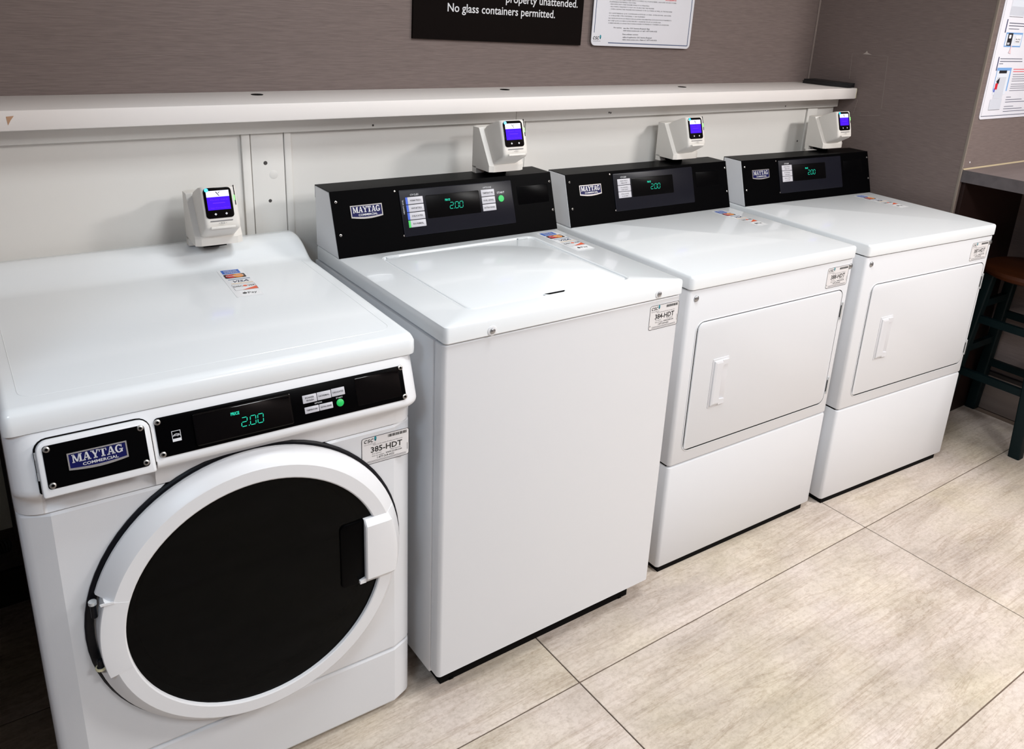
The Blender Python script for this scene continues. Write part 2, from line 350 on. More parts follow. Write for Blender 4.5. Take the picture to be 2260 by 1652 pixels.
ip = tag(MB().slab(2.9855, 1.2135, 3.425, 1.86, .012, .001, .0035, front(YA), .0006).build('instruction_poster', mat('poster_bright', (236, 236, 244), .4)), 'white instruction poster with washer drawings above the desk at right edge', 'poster')
def pr(name, rgb, items, d=.0039):
    for a in items: MB().rect(*a, d, front(YA)).build(name, mat(name, rgb, .5), ip)
pr('border_line', (52, 60, 84), [(2.993, 1.2232, 3.40, 1.2252), (2.993, 1.2232, 2.9938, 1.84)])
pr('blue_frame', (122, 168, 222), [(3.0412, 1.4596, 3.160, 1.5076), (3.0340, 1.3098, 3.1375, 1.3900)])
pr('picture_ground', (226, 232, 242), [(3.0450, 1.4640, 3.1562, 1.5020), (3.0375, 1.2980, 3.1285, 1.3800), (3.0335, 1.562, 3.14, 1.62)], .0041)
pr('machine_drawing', (208, 212, 222), [(3.0330, 1.2462, 3.1165, 1.2820), (3.0480, 1.2840, 3.1120, 1.3580), (3.036, 1.5640, 3.136, 1.592)], .0043)
pr('panel_drawing', (26, 26, 34), [(3.0562, 1.4640, 3.0892, 1.5055), (3.0518, 1.3709, 3.1063, 1.3808), (3.032, 1.2446, 3.1147, 1.2454), (3.0335, 1.5582, 3.1317, 1.5592)], .0045)
pr('button_drawing', (240, 240, 244), [(3.0602, 1.4672, 3.0662, 1.4742), (3.0692, 1.4672, 3.0752, 1.4742), (3.063, 1.488, 3.078, 1.5), (3.1107, 1.4733, 3.1528, 1.4972)], .0048)
pr('price_drawing', (40, 40, 60), [(3.117, 1.483, 3.121, 1.488), (3.129, 1.483, 3.133, 1.488), (3.141, 1.483, 3.145, 1.488), (3.116, 1.4768, 3.144, 1.479)], .0051)
pr('step_tab', (44, 48, 96), [(3.0262, 1.5060, 3.0322, 1.5500), (3.0250, 1.3801, 3.0310, 1.4263)])
pr('clothes_drawing', (208, 30, 48), [(3.0440, 1.3160, 3.0610, 1.3370)], .0047); pr('cloth_drawing', (60, 80, 190), [(3.0400, 1.3070, 3.0480, 1.3200)], .0046)
mb = MB(); mb.poly([(3.046, 1.344), (3.066, 1.3565), (3.066, 1.337), (3.058, 1.330)], .0046, front(YA)); mb.build('drum_drawing', MATS['panel_drawing'], ip)
mb = MB(); mb.poly([(3.083, 1.440), (3.102, 1.437), (3.095, 1.452), (3.098, 1.466), (3.092, 1.466), (3.089, 1.452)], .0050, front(YA)); mb.build('hand_drawing', mat('hand_pink', (236, 208, 214), .5), ip)
G = [(3.1563, 1.3664), (3.1575, 1.3584), (3.1567, 1.3510), (3.1577, 1.3435), (3.1575, 1.3325), (3.1583, 1.3253), (3.1578, 1.3183), (3.1573, 1.3102)]
pr('grey_print', (128, 128, 140), [(x, z-.001, 3.40-.02*(i % 3), z+.0012) for i, (x, z) in enumerate(G)])
pr('dark_print', (72, 74, 96), [(3.0458, 1.5368, 3.20, 1.5392), (3.0463, 1.5282, 3.19, 1.5306), (3.0497, 1.5183, 3.1242, 1.5203), (3.0388, 1.4190, 3.1984, 1.4212), (3.0405, 1.4100, 3.2033, 1.4124), (3.0388, 1.4023, 3.0662, 1.4043),
    (3.1457, 1.2867, 3.1801, 1.2885), (3.1446, 1.2777, 3.2667, 1.2797), (3.1458, 1.2693, 3.2905, 1.2713), (3.1450, 1.2537, 3.2146, 1.2555), (3.1435, 1.2453, 3.2839, 1.2473), (3.1451, 1.2362, 3.3079, 1.2382)])
pr('red_print_line', (226, 120, 128), [(3.1515, 1.3826, 3.36, 1.3860), (3.1527, 1.3747, 3.33, 1.3781)])

# ------------------------------------------------------------------ shared machine details
def screw(parent, T, u, v, r=.0052, name='screw', d=0):
    mb = MB(); mb.lathe([(r, 0), (r, .0010), (r*.86, .0022), (r*.45, .0026)], T, (u, v), 16)
    mb.lathe([(r*.45, .0026), (r*.42, .0012), (0, .0012)], T, (u, v), 6, mi=1)
    if d: mb.v = [p for p in mb.v]
    return mb.build(name, [STEEL, DARK], parent)
# slab-serif capitals for the badge: unit height polygons
def serif(ch):
    b = .13
    def st(x, w=.24, top=True, bot=True, ex=.10):
        q = [[(x, 0), (x+w, 0), (x+w, 1), (x, 1)]]
        if bot: q.append([(x-ex, 0), (x+w+ex, 0), (x+w+ex, b), (x-ex, b)])
        if top: q.append([(x-ex, 1-b), (x+w+ex, 1-b), (x+w+ex, 1), (x-ex, 1)])
        return q
    if ch == 'M': return 1.42, st(.12, .15, True, True)+st(1.04, .26, True, True)+[[(.10, 1), (.36, 1), (.80, .06), (.60, .06)], [(.60, .06), (.80, .06), (1.12, 1), (1.00, 1)]]
    if ch == 'A': return 1.16, [[(.12, 0), (.26, 0), (.60, 1), (.50, 1)], [(.50, 1), (.74, 1), (1.08, 0), (.78, 0)], [(.28, .28), (.84, .28), (.82, .40), (.34, .40)], [(0, 0), (.40, 0), (.40, b), (0, b)], [(.68, 0), (1.16, 0), (1.16, b), (.68, b)]]
    if ch == 'Y': return 1.14, [[(.46, 0), (.72, 0), (.72, .48), (.46, .48)], [(.08, 1), (.36, 1), (.72, .44), (.46, .40)], [(.94, 1), (1.06, 1), (.72, .40), (.58, .46)], [(.32, 0), (.86, 0), (.86, b), (.32, b)], [(0, 1-b), (.48, 1-b), (.48, 1), (0, 1)], [(.78, 1-b), (1.14, 1-b), (1.14, 1), (.78, 1)]]
    if ch == 'T': return 1.04, [[(.38, 0), (.66, 0), (.66, 1), (.38, 1)], [(0, 1-b), (1.04, 1-b), (1.04, 1), (0, 1)], [(0, .64), (.10, .64), (.14, 1), (0, 1)], [(.90, 1), (.94, .64), (1.04, .64), (1.04, 1)], [(.24, 0), (.80, 0), (.80, b), (.24, b)]]
    if ch == 'G':
        P = []
        n = 10
        for i in range(n):
            a0, a1 = math.radians(45+275*i/n), math.radians(45+275*(i+1)/n)
            f = lambda a, k: (.54+(.54 if k else .27)*math.cos(a), .5+(.52 if k else .38)*math.sin(a))
            P.append([f(a0, 1), f(a1, 1), f(a1, 0), f(a0, 0)])
        return 1.14, P+[[(.80, .06), (1.04, .06), (1.04, .44), (.80, .44)], [(.58, .36), (1.12, .36), (1.12, .48), (.58, .48)], [(.86, .66), (.98, .66), (.98, 1), (.90, .94)]]
def badge(parent, T, u0, v0, u1, v1):
    """silver framed navy plate with a bowed lower edge; u across, v up"""
    W, H = u1-u0, v1-v0; n = 8
    def bow(x0, x1, y0, y1, dip): return [(x0, y1), (x0, y0)]+[(x0+(x1-x0)*i/n, y0-dip*math.sin(math.pi*i/n)) for i in range(1, n)]+[(x1, y0), (x1, y1)]
    t = H*.075; F = lambda u, v, d: T(u0+u, v0+v, d)
    mb = MB(); o_ = bow(0, W, H*.06, H, H*.14); i_ = bow(t, W-t, H*.06+t*1.3, H-t, H*.13-t*.5)
    mb.loops([(o_, 0), (o_, .0022), (i_, .0022), (i_, .0014)], F, 0, True, False); mb.poly(i_, .0014, F, 1)
    h = H*.46; x = 0; L = []
    for ch in 'MAYTAG':
        w_, P = serif(ch); L += [[(x+a, b) for a, b in p] for p in P]; x += w_+.02
    k = W*.86/x
    for p in L: mb.poly([(W*.07+a*k, H*.42+b*h) for a, b in p], .0019, F, 2)
    ob = mb.build('badge', [SILVER, NAVY, mat('badge_letters', (214, 214, 218), .3, metal=.3)], parent, label='silver framed navy name badge')
    MB().text('COMMERCIAL', W*.53, H*.17, H*.16, F, .0019, width=W*.60, bold=.03, al='C').build('badge_lettering', MATS['badge_letters'], ob)
SEG = {'2': 'abged', '0': 'abcdef'}
def led(parent, T, u, v, h):
    """seven-segment 2.00 with cap height h at lower left (u, v)"""
    mb = MB(); w_ = h*.62; t = h*.085; sh_ = .10; g = t*.5
    def P(pts): mb.poly([(a+sh_*b+u, b+v) for a, b in pts], .0004, T)
    def digit(ch, x):
        s = SEG[ch]
        for c, y in (('a', h), ('g', h/2), ('d', 0)):
            if c in s: P([(x+g, y), (x+g+t*.6, y+t/2), (x+w_-g-t*.6, y+t/2), (x+w_-g, y), (x+w_-g-t*.6, y-t/2), (x+g+t*.6, y-t/2)])
        for c, xx, y in (('f', 0, h/2), ('b', w_, h/2), ('e', 0, 0), ('c', w_, 0)):
            if c in s: P([(x+xx, y+g), (x+xx-t/2, y+g+t*.6), (x+xx-t/2, y+h/2-g-t*.6), (x+xx, y+h/2-g), (x+xx+t/2, y+h/2-g-t*.6), (x+xx+t/2, y+g+t*.6)])
    digit('2', 0); digit('0', h*.98); digit('0', h*1.83); P([(h*.77, -t*.5), (h*.77+t*1.1, -t*.5), (h*.77+t*1.1, t*.6), (h*.77, t*.6)])
    mb.build('price_digits', LED, parent)
def machine_label(parent, T, u0, v0, u1, v1, number):
    W, H = u1-u0, v1-v0; F = lambda u, v, d: T(u0+u, v0+v, d)
    lb = MB().slab(0, 0, W, H, H*.09, 0, .0004, F).build('machine_label', LABEL, parent, label='white service label numbered '+number)
    mb = MB(); mb.frame(0, 0, W, H, W*.011, .0006, F, 0, H*.09)
    csc(mb, W*.05, H*.80, H*.125, F, .0006)
    x = W*.55; k = 0
    while x < W*.95:
        b = W*(.006, .012, .018, .009)[(k*7+k*k) % 4]; mb.rect(x, H*.83, x+b, H*.93, .0006, F); x += b+W*(.007, .005, .009)[k*5 % 3]; k += 1
    mb.text('Please use this machine ID when reporting service', W*.24, H*.665, H*.045, F, .0006, 2, width=W*.62, res=1)
    mb.text(number, W*.19, H*.42, H*.20, F, .0006, 0, width=W*.66, bold=.028)
    mb.text('For Service', W*.22, H*.335, H*.05, F, .0006, 0, width=W*.19, res=1); mb.text('Para Servicio', W*.60, H*.345, H*.05, F, .0006, 0, width=W*.22, res=1)
    mb.text('Visit our website', W*.21, H*.255, H*.048, F, .0006, 0, width=W*.26, res=1); mb.text('WWW.CSCSW.COM', W*.50, H*.255, H*.055, F, .0006, 0, width=W*.34, bold=.03, res=1)
    mb.text('1-877-264-6622', W*.32, H*.155, H*.075, F, .0006, 0, width=W*.36, bold=.02, res=1)
    for v in (.10, .06): mb.rect(W*.11, H*v, W*.93, H*(v+.014), .0006, F, 2)
    mb.rect(W*.955, H*.2, W*.965, H*.45, .0006, F, 2); mb.rect(W*.035, H*.13, W*.055, H*.19, .0006, F, 2)
    mb.build('label_print', [INK, TEAL, INKGREY], lb)
def pay_decal(parent, z, u, v, W=.047, sp=1.0, rot=0):
    """strip of payment marks printed on clear film; u,v = upper left corner on the lid, reading from the front"""
    c, s_ = math.cos(rot), math.sin(rot)
    F = lambda a, b, d: (u+c*a-s_*b, v+s_*a+c*b, z+d)
    H = .190*sp
    bs = MB().slab(-.006, -H, W+.004, .004, .003, 0, .0002, F).build('payment_decal', mat('clear_film', (236, 237, 239), .25, coat=.2), parent, label='strip of card payment marks')
    k = sp; d = .0004
    mb = MB(); mb.rect(.001, -.029*k, W*.88, -.001*k, d, F); mb.build('card_mark', mat('card_blue', (52, 100, 190), .4), bs)
    MB().text('AMERICAN', W*.44, -.013*k, .0075*k, F, .0006, al='C', width=W*.62, bold=.02).text('EXPRESS', W*.46, -.024*k, .0075*k, F, .0006, al='C', width=W*.62, bold=.02).build('card_print', PRINTW, bs)
    mb = MB(); mb.slab(0, -.061*k, W, -.033*k, .004, 0, .0004, F); mb.build('card_mark', mat('card_dark', (40, 22, 20), .4), bs)
    mb = MB(); cy = -.047*k
    mb.add([F(W*.31+W*.25*math.cos(t), cy+.0125*k*math.sin(t), .0006) for t in [i*math.pi/10 for i in range(20)]], [tuple(range(20))], 0)
    mb.add([F(W*.66+W*.26*math.cos(t), cy+.0125*k*math.sin(t), .0007) for t in [i*math.pi/10 for i in range(20)]], [tuple(range(20))], 1)
    mb.text('MasterCard', W*.5, cy-.003*k, .008*k, F, .0010, 2, width=W*.8, al='C', bold=.02)
    mb.build('card_circles', [mat('card_red', (206, 36, 34), .4), mat('card_orange', (240, 150, 52), .4), PRINTW], bs)
    mb = MB(); mb.rect(.003, -.073*k, W+.004, -.069*k, d, F, 1); mb.rect(.003, -.102*k, W+.004, -.098*k, d, F, 2)
    mb.text('VISA', W*.58, -.092*k, .013*k, F, d, 0, width=W*.72, al='C', bold=.03, shear=.25); mb.build('card_print', [mat('visa_navy', (26, 30, 70), .4), mat('visa_blue', (110, 130, 160), .4), mat('visa_gold', (232, 205, 170), .4)], bs)
    mb = MB(); mb.text('DISC', .003, -.125*k, .009*k, F, d, 0, width=W*.42, bold=.02); mb.text('VER', W*.72, -.125*k, .009*k, F, d, 0, width=W*.34, bold=.02)
    mb.disc((W*.60, -.1205*k), .0048, d, F, 12, 1); mb.poly([(W*.35, -.146*k), (W+.003, -.146*k), (W+.003, -.128*k), (W*.85, -.134*k)], d, F, 1); mb.frame(.001, -.147*k, W+.004, -.108*k, .0006, d, F, 2)
    mb.build('card_print', [mat('ink_brown', (50, 46, 44), .4), mat('disc_orange', (236, 92, 44), .4), INKGREY], bs)
    mb = MB(); mb.slab(.006, -.184*k, W+.002, -.152*k, .004, 0, .0003, F, mi=1); mb.text('Pay', W*.48, -.173*k, .011*k, F, .0006, 0, width=W*.40)
    mb.disc((W*.33, -.168*k), .0046, .0006, F, 14, 0); mb.poly([(W*.33, -.1615*k), (W*.33+.003, -.158*k), (W*.33+.0012, -.1622*k)], .0006, F, 0)
    mb.build('card_print', [INK, mat('decal_white', (243, 243, 244), .3)], bs)

def console(parent, W, h0, yb, yt, yk, ch, washer):
    """rear control console: white end caps, black sheet cover, control panel; face coords u across, v up the slope"""
    a = Vector((yb, h0)); b = Vector((yt, h0+ch)); L = (b-a).length; V = (b-a)/L; Nn = Vector((-V.y, V.x))
    if Nn.x > 0: Nn = -Nn
    F = lambda u, v, d: (u, yb+V.x*v+Nn.x*d, h0+V.y*v+Nn.y*d)
    MB().prism([(yb, h0), (yt, h0+ch), (yk, h0+ch), (yk, h0)], 0, W, bev=.0015, seg=1).build('console_body', ENAMEL_M, parent)
    t = .0016
    o_ = [(yb+Nn.x*t, h0+.0006), (yt+Nn.x*t, h0+ch+t), (yk+t, h0+ch+t), (yk+t, h0+ch-.03), (yk, h0+ch-.03), (yk, h0+ch), (yt, h0+ch), (yb, h0+.0006)]
    cv = MB().prism(o_, .0006, W-.0006).build('console_cover', BLACKSHEET, parent)
    F2 = lambda u, v, d: F(u, v, d+t)
    MB().slab(.5310, .0785, .636, .1285, .003, 0, .0010, F2, .0006).build('coin_cover', BLACK, parent)
    cp = MB().slab(.178, .031, .515, .1475, .004, 0, .0030, F2, .0016).build('control_panel', NAVYPANEL, parent, label='dark overlay panel with price display')
    F3 = lambda u, v, d: F2(u, v, d+.0030)
    MB().slab(.2495, .0700, .4245 if not washer else .4085, .1285, .003, 0, .0006, F3, .0003).build('display_window', mat('window_black', (3, 3, 4), .3, spec=.08), cp)
    F4 = lambda u, v, d: F3(u, v, d+.0007)
    us = (.1930, .2420)
    if washer:
        rows = [(.1095+.0, 'PERM PRESS'), (.0902, 'WOOLENS'), (.0709, 'DELICATES'), (.0535, 'NORMAL')]
        for k, (v, s_) in enumerate([(.1108, 'PERM PRESS'), (.0915, 'WHITES'), (.0722, 'DELICATES'), (.0530, 'NORMAL')]):
            bt = MB().slab(us[0]+.006, v, us[1], v+.0175, .001, 0, .0010, F3, .0005).build('cycle_button', BUTTON, cp)
            MB().rect(us[0], v, us[0]+.006, v+.0175, .0010, F3).build('colour_bar', mat('bar_blue', (48, 90, 200), .4) if k < 3 else mat('bar_green', (60, 200, 90), .4), bt)
            MB().text(s_, .0215+us[0]+.006, v+.0065, .0042, F3, .0012, al='C', width=.030, bold=.02, res=1).build('button_print', INK, bt)
        for v, s_ in ((.1108, 'TEMPERATURE'), (.0915, 'SOIL LEVEL'), (.0722, 'EXTRA RINSE')):
            bt = MB().slab(.4150, v, .4565, v+.0175, .001, 0, .0010, F3, .0005).build('option_button', BUTTON, cp)
            MB().text(s_, .4357, v+.0065, .0042, F3, .0012, al='C', width=.033, bold=.02, res=1).build('button_print', INK, bt)
        MB().lathe([(.0090, 0), (.0090, .001), (.0082, .0016), (0, .0018)], F3, (.4757, .1008), 24).build('start_button', GREEN, cp)
        MB().text('CYCLES', .2195, .1315, .0045, F3, .0003, al='C', width=.024, res=1).text('OPTIONS', .4357, .1315, .0045, F3, .0003, al='C', width=.027, res=1).text('START', .4765, .1145, .0050, F3, .0003, al='C', width=.024, bold=.02, res=1).build('panel_print', PRINTW, cp)
        MB().text('HEAVY SOIL', .1870, .088, .0036, F3, .0003, width=.035, rot=math.pi/2, res=1).build('side_print', PRINTW, cp)
    else:
        for v, s_, s2 in ((.1105, 'PERM PRESS', 'MEDIUM'), (.0905, 'NORMAL', 'HIGH'), (.0707, 'DELICATES', 'LOW')):
            bt = MB().slab(us[0], v, us[1]+.002, v+.0185, .001, 0, .0010, F3, .0005).build('cycle_button', BUTTON, cp)
            MB().text(s_, .2185, v+.0105, .0038, F3, .0012, al='C', width=.030, res=1).text(s2, .2185, v+.0035, .0038, F3, .0012, al='C', width=.024, res=1).build('button_print', INK, bt)
        MB().text('CYCLES', .2185, .1322, .0045, F3, .0003, al='C', width=.024, bold=.02, res=1).build('panel_print', PRINTW, cp)
    uo = -.0105 if washer else 0
    led(cp, F4, .3268+uo, .0890, .0158)
    MB().text('PRICE', .3140+uo*.9, .1100, .0052, F4, .0004, width=.015, bold=.05, res=1).build('price_print', LED, cp)
    badge(parent, F2, .0460, .0900, .1290, .1212)
    for u in (.0125, W-.0085):
        for v in (.0545, .1335): screw(parent, F2, u, v, .0036)
    for u, v in ((.1685, .1465), (.1778, .0350)): MB().lathe([(.0026, 0), (.0022, .0012), (0, .0014)], F2, (u, v), 10).build('screw', STEEL, parent)
    return F2

def feet(parent, W, D, z, r=.022):
    for x in (.06, W-.06):
        for y in (.06, D-.06): MB().lathe([(0, 0), (r, 0), (r, .006), (r*.4, .010), (r*.4, z+.002), (0, z+.002)], plan(0), (x, y), 14).build('foot', BLACK, parent)

# ------------------------------------------------------------------ front-load washer
def front_loft(mb, x0, x1, prof, cw, cd, yb, mi=0, n=7, st=None, extra=(), off=None):
    """profile (y,z) top to bottom swept across the front with rounded vertical corners, returned to the flat back yb"""
    if st: st = [(x0+a, b) for a, b in st]
    else:
        st = []
        for k in range(n+1):
            t = math.pi/2*k/n; st.append((x0+cw*(1-math.cos(t)), cd*(1-math.sin(t))))
    st += [(x0+x1-x, dy) for x, dy in st[::-1]]; sx = [a for a, b in st]
    def dyat(x):
        for (a, b), (c, e) in zip(st, st[1:]):
            if a <= x <= c: return b+(e-b)*(x-a)/max(c-a, 1e-9)
    st = sorted(st+[(x, dyat(x)) for x in extra])
    p = len(prof); q = p+2; vs = []
    for x, dy in st:
        vs.append((x, yb, prof[0][1])); vs += [(x, y+dy+(off(x, z) if off else 0), z) for y, z in prof]; vs.append((x, yb, prof[-1][1]))
    fs = []
    for i in range(len(st)-1):
        for j in range(q-1): fs.append((i*q+j, (i+1)*q+j, (i+1)*q+j+1, i*q+j+1))
    fs += [tuple(range(q)), tuple(range((len(st)-1)*q, len(st)*q))[::-1]]
    fs += [(i*q, i*q+q-1, (i+1)*q+q-1, (i+1)*q) for i in range(len(st)-1)]
    return mb.add(vs, fs, mi)

W1 = .6891
fw = thing('front_load_washer', 'white front-loading washer with round black glass door, nearest machine at left', 'washing machine', (0, .0202, 0), -.0236)
MB().box(.003, .07, .045, W1-.003, .655, .8685, .004).build('cabinet', ENAMEL_M, fw)
MB().box(.012, .045, .022, W1-.012, .64, .866).build('seam_shade', DARK, fw)  # dark box, paints the shade seen through the panel seams
CH = [(0, .034), (.0004, .029), (.0015, .0245), (.0035, .0205), (.0065, .0172), (.0105, .0145), (.0155, .0122), (.0430, .0010), (.0455, 0)]
mb = MB(); front_loft(mb, .0005, W1-.0005, [(.010, .7195), (.003, .7185), (0, .714), (0, .1735), (.002, .1695), (.008, .168)], .046, .034, .075, st=CH); mb.build('front_panel', ENAMEL_M, fw, 17)
mb = MB(); front_loft(mb, .0005, W1-.0005, [(.008, .1665), (.002, .165), (0, .161), (0, .022), (.002, .0178), (.010, .0166)], .046, .034, .075, st=CH); mb.build('toe_panel', ENAMEL_M, fw, 17)
feet(fw, W1, .64, .045)
# lid with raised back
pr_ = [(-.0055, .8676), (-.0075, .880), (-.0065, .897), (-.001, .9055), (.009, .9091), (.525, .9091), (.542, .9100), (.557, .9135), (.574, .9215), (.592, .9325), (.608, .9408), (.626, .9468), (.642, .9488), (.660, .9490), (.668, .944), (.670, .8676)]
bm = bmesh.new()
n_ = 7; st = []
for k in range(n_+1):
    t = math.pi/2*k/n_; st.append((.016*(1-math.cos(t)), 1-math.sin(t)))
st += [(W1-x, s_) for x, s_ in st[::-1]]
vs = []; q_ = len(pr_)
for x, s_ in st:
    for y, z in pr_:
        cy_ = .33; vs.append((x, y+(.012*s_ if y < cy_ else -.008*s_), z if z < .87 else z-.014*s_*(1 if z > .8985 else .3)))
fs = []
for i in range(len(st)-1):
    for j in range(q_): fs.append((i*q_+j, (i+1)*q_+j, (i+1)*q_+(j+1) % q_, i*q_+(j+1) % q_))
fs += [tuple(range(q_)), tuple(range((len(st)-1)*q_, len(st)*q_))[::-1]]
lid = MB().add(vs, fs).build('lid', ENAMEL, fw, 60)
MB().loops([(rr(.0300, .036, W1-.0300, .58, .026), 0), (rr(.0304, .0364, W1-.0304, .5796, .0256), .0004), (rr(.0310, .0370, W1-.0310, .5790, .025), .0004), (rr(.0314, .0374, W1-.0314, .5786, .0246), 0)], plan(.9090), 0, False, False).build('lid_crease', ENAMEL, lid)
# fascia, scooped out under the drawer
def scoop(x, z):
    if not .038 < x < .203: return 0
    k = min(1, (x-.038)/.004, max(0, (.203-x))/.014)**.5
    return k*{.7790: .026, .7735: .031, .7690: .033, .7620: .031, .7540: .029, .7450: .024, .7350: .015}.get(round(z, 4), 0)
mb = MB(); front_loft(mb, .0002, W1-.0002, [(.004, .8668), (-.004, .8655), (-.0065, .8605), (-.0345, .7850), (-.0360, .7790), (-.0345, .7735), (-.030, .7690), (-.018, .7620), (-.008, .7540), (-.003, .7450), (-.001, .7350), (-.0005, .7220), (.004, .7205)], .044, .036, .078, extra=(.0375, .0395, .043, .180, .190, .197, .2015, .2035), off=scoop)
mb.build('fascia', PLASTIC, fw)
P0 = Vector((-.006, .862)); Vd = Vector((-.028, -.077)).normalized(); Nd = Vector((Vd.y, -Vd.x))
if Nd.x > 0: Nd = -Nd
F1 = lambda u, v, d: (u, P0.x-Vd.x*v+Nd.x*d, P0.y-Vd.y*v+Nd.y*d)      # v up the slope (negative below the top edge)
MB().slab(.0355, -.0900, .2020, -.0055, (.004, .004, .020, .020), -.004, .0008, F1).build('drawer_gap_shade', DARK, fw)  # black plate painting the shaded gap around the drawer
dr = MB().slab(.0385, -.0965, .1998, -.0080, (.003, .003, .017, .017), -.001, .0125, F1, .0045).build('detergent_drawer', PLASTIC, fw)
FD = lambda u, v, d: F1(u, v, d+.0125)
MB().slab(.0472, -.0838, .1913, -.0165, .005, 0, .0008, FD).build('drawer_plate', BLACK, dr)
FD2 = lambda u, v, d: FD(u, v, d+.0008)
for u, v in ((.0530, -.0222), (.1852, -.0208), (.1856, -.0772), (.0535, -.0780)): screw(dr, FD2, u, v)
badge(fw, FD2, .0780, -.0628, .1622, -.0350)
HG = MB()
for v in (-.030, -.062): HG.slab(.0362, v-.006, .0392, v+.006, .0005, .0005, .006, F1)
HG.slab(.0364, -.058, .0386, -.036, .0005, .0008, .004, F1); HG.build('drawer_hinge', CHROME, fw)
cp = MB().slab(.2083, -.0785, .6548, -.0122, .006, -.0005, .0022, F1, .0006).build('control_panel', BLACK, fw, label='black control strip with price display')
FC = lambda u, v, d: F1(u, v, d+.0022)
MB().slab(.2660, -.0738, .4335, -.0172, .005, 0, .0045, FC, .0030).build('display_window', GLOSS, cp)
FW = lambda u, v, d: FC(u, v, d+.0046)
led(cp, FW, .3425, -.0572, .0152); MB().text('PRICE', .3275, -.0344, .0052, FW, .0004, width=.0145, bold=.05).build('price_print', LED, cp)
MB().slab(.5560, -.0700, .6460, -.0180, .002, 0, .0006, FC, .0003).build('coin_cover', GLOSS, cp)
for x0, y0, x1, y1, l1, l2 in ((.4546, -.0430, .4808, -.0284, 'POWER', 'WASH'), (.4818, -.0426, .5078, -.0282, 'NORMAL', ''), (.5088, -.0420, .5344, -.0276, 'DELICATES', ''), (.4555, -.0618, .4819, -.0502, 'TEMPERATURE', ''), (.4829, -.0617, .5083, -.0503, 'EXTRA RINSE', '')):
    bt = MB().slab(x0, y0, x1, y1, .0008, 0, .0009, FC, .0004).build('cycle_button', BUTTON, cp); cx, cyy = (x0+x1)/2, (y0+y1)/2
    q = MB()
    if l2: q.text(l1, cx, cyy+.0005, .0032, FC, .0011, al='C', width=.0165, bold=.02).text(l2, cx, cyy-.0045, .0032, FC, .0011, al='C', width=.0140, bold=.02)
    else: q.text(l1, cx, cyy-.0014, .0028, FC, .0011, al='C', width=.0205, bold=.02)
    q.build('button_print', INK, bt)
MB().lathe([(.0070, 0), (.0070, .0008), (.0062, .0013), (0, .0014)], FC, (.5226, -.0556), 28).build('start_button', GREEN, cp)
MB().text('START', .5226, -.0472, .0028, FC, .0003, al='C', width=.013).build('panel_print', PRINTW, cp)
MB().text('OPTIONS', .4822, -.0478, .0026, FC, .0003, al='C', width=.014).build('panel_print', PRINTW, cp)
q = MB(); q.frame(.2315, -.0525, .2455, -.0387, .0008, .0003, FC); q.rect(.2315, -.0566, .2455, -.0525, .0003, FC)
q.lathe([(.0062, .0003), (.0054, .0003)], FC, (.2385, -.0500), 14, a0=20, a1=160)
q.text('energy', .2385, -.0475, .0030, FC, .0003, al='C', width=.0085, shear=.3, bold=.02, res=1); q.poly([(.2425+.0016*(1 if i % 2 == 0 else .45)*math.sin(i*math.pi/5), -.0455+.0016*(1 if i % 2 == 0 else .45)*math.cos(i*math.pi/5)) for i in range(10)], .0003, FC)
q.build('efficiency_mark', PRINTW, cp)
for u, v in ((.2132, -.0190), (.2140, -.0730), (.6506, -.0160), (.6510, -.0722)): screw(cp, FC, u, v)
# door
DX, DZ = .3602, .4620
TF = front(0)
MB().lathe([(.2935, -.012), (.2935, .003), (.2905, .0055), (.280, .0055), (.276, -.012)], TF, (DX, DZ), 72).build('door_gasket', RUBBER, fw)
A0, A1 = 161, 193.5
door = MB().lathe([(.285, .004), (.287, .009), (.2868, .015), (.2850, .0180), (.2648, .0405), (.2625, .0420), (.2385, .0420), (.2362, .0405), (.2350, .032), (.2350, .006)], TF, (DX, DZ), 90, a0=A1, a1=A0+360, caps=True).build('door', PLASTIC, fw, 22, label='round white door with black glass')
gl = bpy.data.materials.new('tinted_glass'); gl.use_nodes = True; nt = gl.node_tree; b = nt.nodes['Principled BSDF']
b.inputs['Base Color'].default_value = (.0025, .0024, .0022, 1); b.inputs['Roughness'].default_value = .05; b.inputs['Specular IOR Level'].default_value = .06
tr = nt.nodes.new('ShaderNodeBsdfTransparent'); tr.inputs[0].default_value = (.5, .5, .5, 1); mx = nt.nodes.new('ShaderNodeMixShader'); mx.inputs[0].default_value = .05
nt.links.new(b.outputs[0], mx.inputs[1]); nt.links.new(tr.outputs[0], mx.inputs[2]); nt.links.new(mx.outputs[0], nt.nodes['Material Output'].inputs[0])
MB().lathe([(.2352, .030), (.2352, .035), (.20, .0372), (.12, .0392), (0, .0398)], TF, (DX, DZ), 72).build('door_glass', gl, door)
dm = MB(); dm.lathe([(.215, .012), (.215, -.05), (.205, -.05), (.235, -.07), (.235, -.42), (0, -.42)], TF, (DX, DZ), 48)
dm.build('drum', mat('drum_steel', (120, 120, 122), .35, metal=1), fw)
